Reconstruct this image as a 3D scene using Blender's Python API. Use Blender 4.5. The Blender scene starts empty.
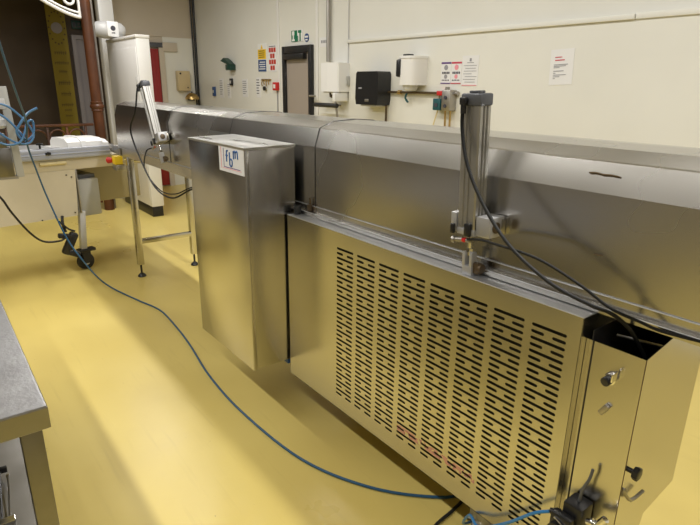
import bpy, bmesh, math, random
from mathutils import Vector, Matrix
random.seed(7)
SC = bpy.context.scene
COL = SC.collection
PI = math.pi

# ------------------------------------------------------------------ camera
F_PX, PITCH, ROLL, YAW, CAM_H = 547.2, .31102, .014275, .663515, 1.6
fw = Vector((math.sin(YAW)*math.cos(PITCH), math.cos(YAW)*math.cos(PITCH), -math.sin(PITCH)))
rt = Vector((math.cos(YAW), -math.sin(YAW), 0)); up = rt.cross(fw)
r_ = rt*math.cos(ROLL) + up*math.sin(ROLL); u_ = -rt*math.sin(ROLL) + up*math.cos(ROLL)
cam = bpy.data.objects.new('camera', bpy.data.cameras.new('camera')); COL.objects.link(cam)
cam.data.sensor_width = 36; cam.data.lens = F_PX/700*36; cam.data.clip_start = .05
cam.matrix_world = Matrix(((r_.x, u_.x, -fw.x, 0), (r_.y, u_.y, -fw.y, 0), (r_.z, u_.z, -fw.z, CAM_H), (0, 0, 0, 1)))
SC.camera = cam

# ------------------------------------------------------------------ world, lights, exposure
W = bpy.data.worlds.new('world'); SC.world = W; W.use_nodes = True
W.node_tree.nodes['Background'].inputs[0].default_value = (1, .93, .82, 1)
W.node_tree.nodes['Background'].inputs[1].default_value = .05
SC.view_settings.view_transform = 'Standard'; SC.view_settings.look = 'None'
SC.view_settings.gamma = 1; SC.view_settings.exposure = -0.42
def strip_light(x, y, power, z=3.2, ln=1.5):
    l = bpy.data.lights.new('ceiling_strip_lamp', 'AREA'); l.shape = 'RECTANGLE'; l.size = .10; l.size_y = ln
    l.energy = power; l.color = (1, .98, .94)
    o = bpy.data.objects.new('ceiling_strip_lamp', l); COL.objects.link(o); o.location = (x, y, z)
for y in (-1.4, .6, 2.6, 4.6, 6.4):
    strip_light(-.76, y, 42)
for y in (-1.4, .6, 2.6, 4.6, 6.6):
    strip_light(1.93, y, 42)

# ------------------------------------------------------------------ materials
def mat(name, col, rough=.5, metal=0, spec=.5, emit=None, trans=0, coat=0):
    m = bpy.data.materials.new(name); m.use_nodes = True
    b = m.node_tree.nodes['Principled BSDF']
    b.inputs['Base Color'].default_value = (*col, 1); b.inputs['Roughness'].default_value = rough
    b.inputs['Metallic'].default_value = metal; b.inputs['Specular IOR Level'].default_value = spec
    b.inputs['Coat Weight'].default_value = coat
    if trans: b.inputs['Transmission Weight'].default_value = trans
    if emit: b.inputs['Emission Color'].default_value = (*emit[0], 1); b.inputs['Emission Strength'].default_value = emit[1]
    return m
def N(m, t, **k):
    n = m.node_tree.nodes.new(t)
    for a, v in k.items(): setattr(n, a, v)
    return n
def LK(m, a, b): m.node_tree.links.new(a, b)
def noisy(m, c1, c2, scale=5, stretch=(1, 1, 1), r1=None, r2=None, bump=0, detail=4, lo=.3, hi=.7, bscale=None):
    """colour / roughness variation from stretched noise in world coordinates"""
    b = m.node_tree.nodes['Principled BSDF']
    g = N(m, 'ShaderNodeNewGeometry'); mp = N(m, 'ShaderNodeMapping'); mp.inputs['Scale'].default_value = stretch
    LK(m, g.outputs['Position'], mp.inputs['Vector'])
    n = N(m, 'ShaderNodeTexNoise'); n.inputs['Scale'].default_value = scale; n.inputs['Detail'].default_value = detail
    LK(m, mp.outputs[0], n.inputs['Vector'])
    cr = N(m, 'ShaderNodeValToRGB'); cr.color_ramp.elements[0].position = lo; cr.color_ramp.elements[1].position = hi
    cr.color_ramp.elements[0].color = (*c1, 1); cr.color_ramp.elements[1].color = (*c2, 1)
    LK(m, n.outputs['Fac'], cr.inputs[0]); LK(m, cr.outputs[0], b.inputs['Base Color'])
    if r1 is not None:
        mr = N(m, 'ShaderNodeMapRange'); mr.inputs[1].default_value = lo; mr.inputs[2].default_value = hi
        mr.inputs[3].default_value = r1; mr.inputs[4].default_value = r2
        LK(m, n.outputs['Fac'], mr.inputs[0]); LK(m, mr.outputs[0], b.inputs['Roughness'])
    if bump:
        n2 = N(m, 'ShaderNodeTexNoise'); n2.inputs['Scale'].default_value = bscale or scale; n2.inputs['Detail'].default_value = 3
        LK(m, mp.outputs[0], n2.inputs['Vector'])
        bp = N(m, 'ShaderNodeBump'); bp.inputs['Strength'].default_value = bump; bp.inputs['Distance'].default_value = .01
        LK(m, n2.outputs['Fac'], bp.inputs['Height']); LK(m, bp.outputs[0], b.inputs['Normal'])
    return m
M = {}
M['floor'] = noisy(mat('yellow_resin', (.7, .5, .14), .3, coat=0), (.70, .545, .16), (.785, .632, .205), 1.1, (1, 1, 1), .26, .42, .05, 5, .3, .7, 2.5)
def scuffs(m):
    b = m.node_tree.nodes['Principled BSDF']; base = b.inputs['Base Color'].links[0].from_socket
    g = N(m, 'ShaderNodeNewGeometry')
    def layer(base, scale, stretch, lo, hi, amt, rot):
        mp = N(m, 'ShaderNodeMapping'); mp.inputs['Scale'].default_value = stretch; mp.inputs['Rotation'].default_value = (0, 0, rot)
        LK(m, g.outputs['Position'], mp.inputs['Vector'])
        n = N(m, 'ShaderNodeTexNoise'); n.inputs['Scale'].default_value = scale; n.inputs['Detail'].default_value = 2
        LK(m, mp.outputs[0], n.inputs['Vector'])
        mr = N(m, 'ShaderNodeMapRange'); mr.inputs[1].default_value = lo; mr.inputs[2].default_value = hi; mr.inputs[4].default_value = amt
        LK(m, n.outputs['Fac'], mr.inputs[0])
        mx = N(m, 'ShaderNodeMix', data_type='RGBA'); LK(m, mr.outputs[0], mx.inputs[0]); LK(m, base, mx.inputs[6]); mx.inputs[7].default_value = (.30, .20, .07, 1)
        return mx.outputs[2]
    c = layer(base, 3, (10, .6, 1), .60, .8, .12, .2)
    c = layer(c, 60, (1, 1, 1), .76, .79, .7, 0)
    c = layer(c, 1.6, (1, .5, 1), .5, .8, .22, .1)
    LK(m, c, b.inputs['Base Color']); return m
scuffs(M['floor'])
M['wall'] = noisy(mat('hygienic_wall_cladding', (.8, .78, .7), .35), (.745, .74, .69), (.79, .785, .735), 1.5)
M['wall_tan'] = noisy(mat('tan_wall', (.5, .42, .33), .5), (.56, .49, .40), (.60, .53, .44), 1.5)
M['brown_wall'] = noisy(mat('brown_wall', (.1, .07, .045), .7), (.075, .052, .036), (.10, .072, .05), 2)
M['ceiling'] = mat('ceiling_paint', (.45, .44, .42), .7)
M['backwall'] = noisy(mat('rear_wall_paint', (.5, .46, .4), .6), (.17, .155, .135), (.22, .2, .17), 1)
M['steel'] = noisy(mat('brushed_steel', (.6, .58, .55), .3, 1), (.55, .535, .51), (.60, .585, .555), 2, (.8, .8, 1.2), .20, .27, .012, 5)
M['steel_h'] = noisy(mat('brushed_steel_lengthwise', (.6, .58, .55), .3, 1), (.53, .52, .50), (.59, .575, .55), 1.6, (1, .8, 1), .20, .30, 0, 3)
M['steel_top'] = noisy(mat('scuffed_steel', (.6, .6, .6), .35, 1), (.50, .50, .495), (.64, .635, .62), 4, (4, .7, 4), .26, .42, .06, 6)
M['worktop'] = noisy(mat('worn_worktop_steel', (.5, .5, .52), .45, 1), (.33, .33, .345), (.40, .40, .415), 25, (1, 1, 1), .42, .5, .12, 6, .3, .7, 90)
M['galv'] = mat('dull_steel', (.42, .40, .37), .45, 1)
M['dark'] = mat('interior_shade', (.015, .015, .018), .6)  # near-black stands in for the shade inside the machines
M['black'] = mat('black_plastic', (.012, .012, .013), .35)
M['rubber'] = mat('black_rubber', (.02, .02, .02), .5)
M['hose'] = mat('black_hose', (.008, .008, .008), .45, 0, .25)
M['grey'] = mat('dark_grey_casting', (.10, .105, .12), .4, .3)
M['alu'] = noisy(mat('anodised_aluminium', (.6, .6, .58), .35, .9), (.42, .41, .39), (.48, .47, .45), 8)
M['alu_lt'] = mat('bright_aluminium', (.50, .50, .51), .4, .6)
M['rail'] = mat('bluish_anodised_rail', (.42, .44, .50), .4, .3)
M['bronze'] = mat('dark_bronze', (.12, .085, .05), .4, .6)
M['tableleg'] = noisy(mat('aged_table_steel', (.3, .3, .3), .4, 1), (.23, .22, .205), (.29, .28, .265), 6, (1, 1, 1), .3, .42, .02)
M['ledge'] = mat('satin_steel_ledge', (.55, .56, .58), .45, .8)
M['cream_shaded'] = mat('shaded_cream_enamel', (.36, .31, .18), .45)  # cream enamel with its shade put into the colour
M['chrome'] = mat('chrome', (.8, .8, .8), .12, 1)
M['brass'] = mat('brass', (.55, .38, .15), .35, 1)
M['red'] = mat('red_plastic', (.55, .02, .02), .4)
M['redcloth'] = mat('dark_red_curtain', (.30, .02, .02), .5)
M['yellow'] = mat('yellow_plastic', (.85, .6, .02), .4)
M['cream'] = noisy(mat('cream_enamel', (.6, .54, .4), .4), (.56, .50, .375), (.62, .56, .43), 2.5)
M['cream_dk'] = mat('cream_handle', (.72, .62, .36), .4)
M['white'] = mat('white_plastic', (.82, .82, .82), .35)
M['white_enamel'] = noisy(mat('white_enamel', (.8, .79, .77), .4), (.76, .75, .73), (.82, .81, .8), 2)
M['whitegrey'] = mat('pale_grey_enamel', (.55, .55, .55), .4)
M['greybox'] = mat('light_grey_enamel', (.42, .42, .40), .4)
M['blue'] = mat('blue_hose', (.015, .085, .19), .4)
M['coil'] = mat('pale_blue_hose', (.07, .19, .38), .3)
M['bluel'] = mat('bright_blue_hose', (.03, .2, .5), .3)
M['green'] = mat('sign_green', (0, .16, .07), .4)
M['gdark'] = mat('dark_green_plastic', (.005, .045, .035), .4)
M['signblue'] = mat('sign_blue', (.02, .07, .22), .4)
M['signyellow'] = mat('sign_yellow', (.85, .55, .01), .4)
M['signred'] = mat('sign_red', (.5, .04, .02), .4)
M['paper'] = mat('paper', (.78, .78, .79), .6)
M['pink'] = mat('pink_print', (.8, .3, .36), .6)
M['redink'] = mat('red_print', (.55, .06, .1), .6)
M['ink'] = mat('black_print', (.05, .05, .07), .6)
M['greyink'] = mat('grey_print', (.3, .3, .33), .6)
M['blueink'] = mat('blue_marker_ink', (.01, .1, .35), .5)
M['purple'] = mat('purple_print', (.12, .06, .22), .6)
M['glass'] = mat('door_glazing', (.36, .31, .27), .2, 0, .6)
M['rust'] = noisy(mat('red_oxide_paint', (.25, .08, .03), .4), (.045, .014, .005), (.135, .042, .012), 6, (1, 1, .4), .35, .5)
M['lilac'] = mat('lilac_grey_paint', (.28, .255, .27), .5)
M['banner'] = mat('yellow_banner', (.24, .18, .010), .6)
M['bannerink'] = mat('banner_print', (.09, .055, .012), .6)
M['teal'] = mat('teal_plastic', (.01, .08, .095), .4)
M['foil'] = noisy(mat('crumpled_polythene', (.5, .5, .5), .25, .2), (.35, .35, .36), (.6, .6, .6), 12, (1, 1, 1), None, None, .6)
M['beige'] = mat('beige_enamel', (.60, .48, .28), .45)
M['gasket'] = mat('dark_seam_seal', (.02, .018, .015), .5)

# perforated front: steel with a faint scraped red print across its lower middle
def panel_material():
    m = noisy(mat('perforated_steel', (.6, .58, .55), .3, 1), (.56, .545, .515), (.61, .595, .565), 2, (.8, .8, 1.2), .20, .28, .01, 5)
    b = m.node_tree.nodes['Principled BSDF']
    base = b.inputs['Base Color'].links[0].from_socket
    g = N(m, 'ShaderNodeNewGeometry'); s = N(m, 'ShaderNodeSeparateXYZ'); LK(m, g.outputs['Position'], s.inputs[0])
    def mth(op, a, c):
        n = N(m, 'ShaderNodeMath', operation=op)
        for i, v in enumerate((a, c)):
            if isinstance(v, (int, float)): n.inputs[i].default_value = v
            else: LK(m, v, n.inputs[i])
        return n.outputs[0]
    def band(v, a, c): return mth('MULTIPLY', mth('GREATER_THAN', v, a), mth('LESS_THAN', v, c))
    z = s.outputs['Z']; y = s.outputs['Y']
    msk = mth('MULTIPLY', band(y, .93, 1.31), band(z, .345, .372))
    no = N(m, 'ShaderNodeTexNoise'); no.inputs['Scale'].default_value = 45; LK(m, g.outputs['Position'], no.inputs['Vector'])
    msk = mth('MULTIPLY', msk, mth('GREATER_THAN', no.outputs['Fac'], .46)); msk = mth('MULTIPLY', msk, .45)
    mx = N(m, 'ShaderNodeMix', data_type='RGBA'); LK(m, msk, mx.inputs[0]); LK(m, base, mx.inputs[6]); mx.inputs[7].default_value = (.6, .04, .03, 1)
    LK(m, mx.outputs[2], b.inputs['Base Color'])
    inv = mth('SUBTRACT', 1, msk); LK(m, inv, b.inputs['Metallic'])
    return m
M['perf'] = panel_material()

# ------------------------------------------------------------------ mesh helpers
class MB:
    def __init__(s): s.bm = bmesh.new()
    def box(s, x0, x1, y0, y1, z0, z1, bev=0, seg=2):
        bm = bmesh.new(); bmesh.ops.create_cube(bm, size=1)
        for v in bm.verts:
            v.co = Vector(((x0+x1)/2+v.co.x*(x1-x0), (y0+y1)/2+v.co.y*(y1-y0), (z0+z1)/2+v.co.z*(z1-z0)))
        if bev: bmesh.ops.bevel(bm, geom=bm.edges[:], offset=bev, segments=seg, affect='EDGES', profile=.5)
        s.add(bm); return s
    def add(s, bm, mx=None):
        if mx is not None: bmesh.ops.transform(bm, matrix=mx, verts=bm.verts)
        me = bpy.data.meshes.new('t'); bm.to_mesh(me); bm.free(); s.bm.from_mesh(me); bpy.data.meshes.remove(me)
    def obox(s, c, size, rot, bev=0):
        bm = bmesh.new(); bmesh.ops.create_cube(bm, size=1)
        for v in bm.verts: v.co = Vector((v.co.x*size[0], v.co.y*size[1], v.co.z*size[2]))
        if bev: bmesh.ops.bevel(bm, geom=bm.edges[:], offset=bev, segments=2, affect='EDGES', profile=.5)
        s.add(bm, Matrix.Translation(c) @ rot); return s
    def cyl(s, p0, p1, r, r2=None, seg=20, bev=0):
        p0, p1 = Vector(p0), Vector(p1); d = p1-p0
        bm = bmesh.new(); bmesh.ops.create_cone(bm, cap_ends=True, segments=seg, radius1=r, radius2=r if r2 is None else r2, depth=d.length)
        if bev:
            es = [e for e in bm.edges if abs(e.verts[0].co.z-e.verts[1].co.z) < 1e-6]
            bmesh.ops.bevel(bm, geom=es, offset=bev, segments=2, affect='EDGES', profile=.5)
        q = Vector((0, 0, 1)).rotation_difference(d.normalized()).to_matrix().to_4x4()
        s.add(bm, Matrix.Translation((p0+p1)/2) @ q); return s
    def tube(s, pts, r, seg=8, smooth=6, closed=False):
        P = [Vector(p) for p in pts]
        if smooth > 1 and len(P) > 2:
            Q = []; n = len(P)
            for i in range(n if closed else n-1):
                if closed: a, b, c, d = P[(i-1) % n], P[i], P[(i+1) % n], P[(i+2) % n]
                else: a, b, c, d = P[max(i-1, 0)], P[i], P[i+1], P[min(i+2, n-1)]
                for k in range(smooth):
                    t = k/smooth
                    Q.append(.5*((2*b)+(c-a)*t+(2*a-5*b+4*c-d)*t*t+(3*b-a-3*c+d)*t**3))
            if not closed: Q.append(P[-1])
            P = Q
        n = len(P); prev = None; rings = []; nrm = None
        for i in range(n):
            if closed: t = (P[(i+1) % n]-P[i-1])
            else: t = P[min(i+1, n-1)]-P[max(i-1, 0)]
            t.normalize()
            if nrm is None:
                nrm = t.orthogonal().normalized()
            else:
                nrm = (nrm - t*nrm.dot(t)).normalized()
            bi = t.cross(nrm)
            rings.append([s.bm.verts.new(P[i]+nrm*r*math.cos(2*PI*k/seg)+bi*r*math.sin(2*PI*k/seg)) for k in range(seg)])
        for i in range(n if closed else n-1):
            A, B = rings[i], rings[(i+1) % n]
            for k in range(seg): s.bm.faces.new((A[k], A[(k+1) % seg], B[(k+1) % seg], B[k]))
        if not closed:
            s.bm.faces.new(rings[0][::-1]); s.bm.faces.new(rings[-1])
        return s
    def prism(s, poly, axis, a, b):
        """closed 2D outline extruded from a to b along an axis; the outline lies in the other two axes in cyclic order"""
        def P(p, t):
            return {'x': (t, p[0], p[1]), 'y': (p[0], t, p[1]), 'z': (p[0], p[1], t)}[axis]
        A = [s.bm.verts.new(P(p, a)) for p in poly]; B = [s.bm.verts.new(P(p, b)) for p in poly]
        n = len(poly)
        for i in range(n): s.bm.faces.new((A[i], A[(i+1) % n], B[(i+1) % n], B[i]))
        s.bm.faces.new(A[::-1]); s.bm.faces.new(B); return s
    def lathe(s, prof, c=(0, 0, 0), seg=24, rot=None):
        bm = bmesh.new(); rings = []
        for r, z in prof:
            rings.append([bm.verts.new((max(r, 1e-4)*math.cos(2*PI*k/seg), max(r, 1e-4)*math.sin(2*PI*k/seg), z)) for k in range(seg)])
        for A, B in zip(rings, rings[1:]):
            for k in range(seg): bm.faces.new((A[k], A[(k+1) % seg], B[(k+1) % seg], B[k]))
        bm.faces.new(rings[0][::-1]); bm.faces.new(rings[-1])
        s.add(bm, Matrix.Translation(c) @ (rot.to_4x4() if rot else Matrix.Identity(4))); return s
    def build(s, name, m, parent=None, smooth=True):
        bmesh.ops.recalc_face_normals(s.bm, faces=s.bm.faces)
        me = bpy.data.meshes.new(name); s.bm.to_mesh(me); s.bm.free()
        if m is not None: me.materials.append(M[m] if isinstance(m, str) else m)
        if smooth and len(me.polygons):
            me.polygons.foreach_set('use_smooth', [True]*len(me.polygons))
            me.set_sharp_from_angle(angle=math.radians(35))
        o = bpy.data.objects.new(name, me); COL.objects.link(o)
        if parent: o.parent = parent
        return o
def empty(name, loc, label, cat, rz=0, group=None, rot=None):
    o = bpy.data.objects.new(name, None); COL.objects.link(o); o.location = loc
    o.rotation_euler = rot if rot else (0, 0, rz); o.empty_display_size = .05
    return tag(o, label, cat, group)
def tag(o, label, cat, group=None, kind=None):
    o['label'] = label; o['category'] = cat
    if group: o['group'] = group
    if kind: o['kind'] = kind
    return o
def struct(o): o['kind'] = 'structure'; return o
def B(*a, **k): return MB().box(*a, **k)

def text_mesh(body, size, mx, m, name, parent=None, extrude=.0008, align='CENTER', bold=0):
    c = bpy.data.curves.new('txt', 'FONT'); c.body = body; c.size = size; c.extrude = extrude; c.align_x = align; c.align_y = 'CENTER'; c.offset = bold
    t = bpy.data.objects.new('txt', c); COL.objects.link(t)
    bpy.context.view_layer.update()
    me = bpy.data.meshes.new_from_object(t.evaluated_get(bpy.context.evaluated_depsgraph_get()))
    me.transform(mx); me.materials.clear(); me.materials.append(M[m])
    COL.objects.unlink(t); bpy.data.objects.remove(t)
    o = bpy.data.objects.new(name, me); COL.objects.link(o)
    if parent: o.parent = parent
    return o
# frames for flat things: a wall facing -X (text runs towards -Y) and one facing -Y (text runs towards +X)
def mx_negx(x, y, z): return Matrix(((0, 0, -1, x), (-1, 0, 0, y), (0, 1, 0, z), (0, 0, 0, 1)))
def mx_negy(x, y, z): return Matrix(((1, 0, 0, x), (0, 0, -1, y), (0, 1, 0, z), (0, 0, 0, 1)))

# ------------------------------------------------------------------ the room
WX, FY = 3.8, 8.95
struct(B(-3.2, 3.9, -3.2, 10.2, -.1, 0).build('floor', 'floor'))
struct(B(-3.2, 3.9, -3.2, 10.2, 3.45, 3.55).build('ceiling', 'ceiling'))
struct(B(WX, WX+.1, -3.2, FY+.1, 0, 3.45).build('wall_right', 'wall'))
struct(B(2.42, WX, FY, FY+.1, 0, 3.45).build('wall_far', 'wall_tan'))
struct(B(-3.2, WX, 10.1, 10.2, 0, 3.45).build('wall_alcove', 'brown_wall'))
struct(B(2.42, 2.52, FY+.1, 10.1, 0, 3.45).build('wall_alcove_side', 'brown_wall'))
struct(B(-3.3, -3.2, -3.2, 10.2, 0, 3.45).build('wall_left', 'backwall'))
struct(B(-3.2, WX, -3.3, -3.2, 0, 3.45).build('wall_back', 'backwall'))
struct(B(-3.2, 2.42, 8.3, 8.42, 2.72, 3.45).build('trim_9', 'brown_wall'))
# wall panelling: raised cladding with its top trim, joint strips
struct(MB().box(WX-.018, WX, -3.2, 4.9, 0, 2.035).build('trim_1', 'wall'))
t = MB().box(WX-.04, WX, 1.9, 4.93, 2.035, 2.068, bev=.004).box(WX-.034, WX, -3.2, 1.895, 2.035, 2.072, bev=.004)
struct(t.build('trim_2', 'wall'))
for i, y in enumerate((6.37, 5.52)):
    struct(B(WX-.012, WX, y-.022, y+.022, 0, 3.45, bev=.004).build('trim_%d' % (3+i), 'white_enamel'))
struct(MB().tube([(WX-.02, 9.0-.06, 0), (WX-.02, 8.9, 3.45)], .018, 8, 1).tube([(WX-.06, 8.92, 0), (WX-.06, 8.92, 3.45)], .012, 8, 1).build('trim_5', 'black'))
struct(B(2.42, WX-.03, FY-.02, FY, 2.29, 2.32).build('trim_6', 'wall_tan'))

# door with dark frame in the right wall
d = struct(B(WX-.012, WX+.02, 5.64, 6.19, 0, 2.0).build('door_1', 'glass'))
f = MB().box(WX-.045, WX+.01, 6.175, 6.235, 0, 2.055, bev=.004).box(WX-.045, WX+.01, 5.595, 5.655, 0, 2.055, bev=.004).box(WX-.045, WX+.01, 5.655, 6.175, 1.975, 2.055, bev=.004)
f.build('door_frame', 'black', d)
MB().box(WX-.075, WX-.013, 5.72, 6.17, 1.90, 1.965, bev=.008).build('door_closer', 'black', d)
MB().box(WX-.018, WX-.012, 5.66, 5.68, 0, 1.97).build('edge_strip', 'grey', d)
MB().tube([(WX-.012, 5.60, 1.49), (WX-.07, 5.585, 1.49), (WX-.07, 5.47, 1.49)], .012, 8, 1).build('door_handle', 'galv', d)

struct(B(3.26, WX-.03, FY-.012, FY, 0, 2.29).build('trim_7', 'wall'))
struct(B(2.06, 2.42, 9.6, 9.7, 0, 3.45).build('wall_partition', 'brown_wall'))
# doorway in the far wall with red strip curtain
d = struct(B(3.18, 3.26, FY-.05, FY, 0, 2.2).build('door_2', 'wall_tan'))
for k in range(3):
    x = 3.02+k*.05
    MB().box(x, x+.056, FY-.035-.006*(k % 2), FY-.03-.006*(k % 2), .02, 2.11, bev=.001).build('curtain_strip', 'redcloth', d)
MB().box(2.96, 3.24, FY-.06, FY-.02, 2.13, 2.2, bev=.004).build('curtain_rail', 'grey', d)
MB().box(3.24, 3.47, FY-.055, FY-.002, 2.08, 2.21, bev=.005).build('lintel_box', 'wall_tan', d)

# lilac door leaf in the dark alcove
d = struct(B(2.16, 2.40, 9.55, 9.6, 0, 2.22).build('door_3', 'lilac'))
MB().box(2.10, 2.16, 9.52, 9.6, 0, 2.28).box(2.16, 2.41, 9.52, 9.6, 2.22, 2.28).build('door_frame', 'lilac', d)

# ------------------------------------------------------------------ cooling tunnel
XT = 1.34
half = [(XT, 1.093), (XT, 1.352), (1.3645, 1.4275), (1.3675, 1.431), (1.437, 1.4555), (1.55, 1.462)]
CX = 1.55
outer = half + [(2*CX-x, z) for x, z in half[::-1][1:]]
inner = [(CX+(x-CX)*.985, z-.004) for x, z in outer]; inner[0] = (inner[0][0], 1.093); inner[-1] = (inner[-1][0], 1.093)
def hood(y0, y1, m='steel_h'):
    s = MB(); n = len(outer)
    rings = [[s.bm.verts.new((x, y, z)) for x, z in pr] for y in (y0, y1) for pr in (outer, inner)]
    o0, i0, o1, i1 = rings
    for k in range(n-1):
        s.bm.faces.new((o0[k], o0[k+1], o1[k+1], o1[k])); s.bm.faces.new((i0[k], i1[k], i1[k+1], i0[k+1]))
        s.bm.faces.new((o0[k], i0[k], i0[k+1], o0[k+1])); s.bm.faces.new((o1[k], o1[k+1], i1[k+1], i1[k]))
    for a in (0, n-1): s.bm.faces.new((o0[a], o1[a], i1[a], i0[a]))
    return s
tun = empty('cooling_tunnel', (0, 0, 0), 'long stainless steel cooling tunnel with sloped hoods running the length of the room', 'cooling tunnel')
for a, b in ((-1.3, 1.963), (1.972, 2.778), (2.786, 3.70), (3.707, 4.93)):
    hood(a, b).build('hood', 'steel_h', tun, smooth=False)
for y in (1.9675, 2.782, 3.7035):
    s = MB(); sc = [(CX+(x-CX)*.992, z-.0015) for x, z in outer]
    s.tube([(x, y, z) for x, z in [(a[0], a[1]) for a in sc]], .0045, 6, 1); s.build('hood_seal', 'gasket', tun)
s = MB().prism([(XT+.006, 1.10), (XT+.006, 1.352), (1.373, 1.425), (1.436, 1.451), (1.664, 1.451), (1.727, 1.425), (1.754, 1.352), (1.754, 1.10)], 'y', 4.922, 4.926)
s.build('end_plate', 'galv', tun, smooth=False)
# belt frame below the hoods
s = MB().prism([(1.352, 1.093), (1.337, 1.093), (1.337, 1.068), (1.318, 1.067), (1.318, 1.050), (1.352, 1.050)], 'y', -1.3, 2.7)
s.box(1.334, 1.352, 2.7, 5.20, 1.025, 1.093, bev=.002).box(1.748, 1.768, -1.3, 5.20, 1.025, 1.093, bev=.002)
s.box(1.352, 1.748, -1.3, 4.9, 1.045, 1.055)
s.build('belt_frame', 'steel_h', tun, smooth=False)
MB().tube([(1.3365, -1.3, 1.0935), (1.3365, 5.0, 1.0935)], .0018, 6, 1).build('belt_frame_lip', 'ledge', tun)
MB().tube([(1.3185, -1.3, 1.0665), (1.3185, 2.7, 1.0665)], .0016, 6, 1).build('belt_frame_lip', 'ledge', tun)
MB().box(1.775, 1.779, .66, 3.25, .015, 1.03).build('rear_light_screen', 'galv', tun)  # unseen sheet added to keep lamp light off the floor underneath
s = MB().box(1.356, 1.744, 4.6, 5.19, 1.070, 1.078, bev=.003); s.cyl((1.356, 5.17, 1.055), (1.744, 5.17, 1.055), .022)
s.build('conveyor_belt', 'white', tun)
for k in range(3):
    MB().cyl((1.353, 4.72+k*.14, .995), (1.747, 4.72+k*.14, .995), .016).build('roller', 'chrome', tun)
for x in (1.345, 1.842):
    for y in (4.66,) if x < 1.5 else (4.70,):
        lg = MB().box(x-.025, x+.025, y-.025, y+.025, .11, 1.03, bev=.004).build('leg', 'steel', tun)
        MB().cyl((x, y, .03), (x, y, .11), .009).lathe([(.03, 0), (.036, .006), (.03, .018), (.012, .034)], (x, y, 0)).build('levelling_foot', 'black', lg)
MB().box(1.37, 1.817, 4.655, 4.695, .29, .33, bev=.003).build('crossbar', 'steel', tun)
MB().box(1.37, 1.817, 4.66, 4.70, .99, 1.028, bev=.003).build('crossbar', 'steel', tun)
MB().box(1.755, 1.867, 4.66, 4.74, 1.0, 1.03, bev=.003).build('bracket', 'steel', tun)
# supports out of direct sight behind the side units carry the near length
for y in (1.0, 3.2):
    MB().box(1.80, 1.85, y-.025, y+.025, 0, 1.03, bev=.004).box(1.75, 1.81, y-.025, y+.025, 1.0, 1.03).build('leg', 'steel', tun)
for a_, b_, z_ in ((.655, .70, 1.397), (.70, .735, 1.398)):
    MB().tube([(1.3505, a_, z_), (1.3512, (a_+b_)/2, z_+.002), (1.3505, b_, z_)], .0022, 6, 3).build('scuff_mark', 'bronze', tun)
MB().tube([(1.3398, .66, 1.196), (1.3398, .685, 1.194)], .002, 6, 1).build('scuff_mark', 'bronze', tun)
# toggle catch where two hoods meet, at the belt frame
MB().box(1.318, 1.337, 1.985, 2.005, 1.069, 1.10, bev=.003).cyl((1.33, 1.995, 1.10), (1.33, 1.995, 1.13), .004).build('hood_catch', 'bronze', tun)
MB().cyl((1.305, 2.06, 1.0475), (1.305, 2.06, 1.085), .016, bev=.003).build('hood_stop', 'rubber', tun)

# ------------------------------------------------------------------ emergency stop on the far end of the belt frame
e = empty('emergency_stop', (1.30, 4.86, .99), 'yellow emergency stop box with red button under the far end of the conveyor', 'emergency stop')
MB().box(-.035, .03, -.065, .02, -.035, .035, bev=.006).build('housing', 'yellow', e)
MB().cyl((-.03, .02, -.005), (-.055, .06, -.008), .018, .028, bev=.004).build('button', 'red', e)
MB().box(-.03, .045, -.075, .045, -.085, -.036, bev=.008).box(.02, .03, -.03, .02, .03, .09).build('mounting_bracket', 'galv', e)

# ------------------------------------------------------------------ control cabinet beside the tunnel
cb = empty('control_cabinet', (1.2, 2.38, .315), 'tall stainless steel control cabinet with handwritten white label, hung on tunnel side', 'control cabinet')
def L(o, e_): o.matrix_parent_inverse = Matrix.Translation(e_.location).inverted(); return o
x0, x1, y0, y1, z0, z1 = 1.068, 1.316, 2.09, 2.685, .315, 1.352
L(MB().box(x0+.004, x1, y0+.004, y1-.004, z0, z1-.008, bev=.003).build('body', 'steel', cb), cb)
L(MB().box(x0, x0+.02, y0, y1, z0-.002, z1-.011, bev=.003).build('door', 'steel', cb), cb)
L(MB().prism([(x0-.002, z1-.012), (x0-.002, z1-.002), (x1, z1+.004), (x1, z1-.006)], 'y', y0-.002, y1+.002).build('top_cover', 'steel_top', cb), cb)
L(MB().box(1.26, 1.32, 2.10, 2.14, .285, .315, bev=.004).build('cable_gland_plate', 'signblue', cb), cb)
lab = L(MB().box(x0-.0018, x0, 2.096, 2.336, 1.232, 1.343).build('label_plate', 'paper', cb), cb)
lab['label'] = 'white paper label lettered fbm in blue marker'
# pink ruled margin and the hand lettering f b m
s = MB().box(x0-.0026, x0-.0018, 2.310, 2.314, 1.245, 1.338).box(x0-.0026, x0-.0018, 2.12, 2.30, 1.2465, 1.2485)
o = L(s.build('ruled_line', 'pink', lab), cb)
o.matrix_parent_inverse = Matrix.Identity(4)
s = MB().box(x0-.0026, x0-.0018, 2.13, 2.284, 1.2515, 1.2545).box(x0-.0026, x0-.0018, 2.284, 2.288, 1.2515, 1.335)
s.build('printed_border', 'purple', lab)
xm = x0-.0022
def stroke(s, pts, r=.0034): s.tube([(xm, 2.338-a, 1.233+b) for a, b in pts], r, 6, 5)
s = MB()
stroke(s, [(.096, .092), (.089, .094), (.083, .086), (.082, .045)]); stroke(s, [(.074, .072), (.094, .072)])
stroke(s, [(.112, .088), (.112, .032)]); stroke(s, [(.112, .052), (.123, .06), (.135, .052), (.133, .034), (.122, .027), (.112, .034)])
stroke(s, [(.150, .062), (.150, .096)]); stroke(s, [(.150, .088), (.158, .096), (.166, .092), (.167, .066)]); stroke(s, [(.167, .088), (.178, .097), (.187, .092), (.189, .064)])
s.build('handwritten_letters', 'blueink', lab)

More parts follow.
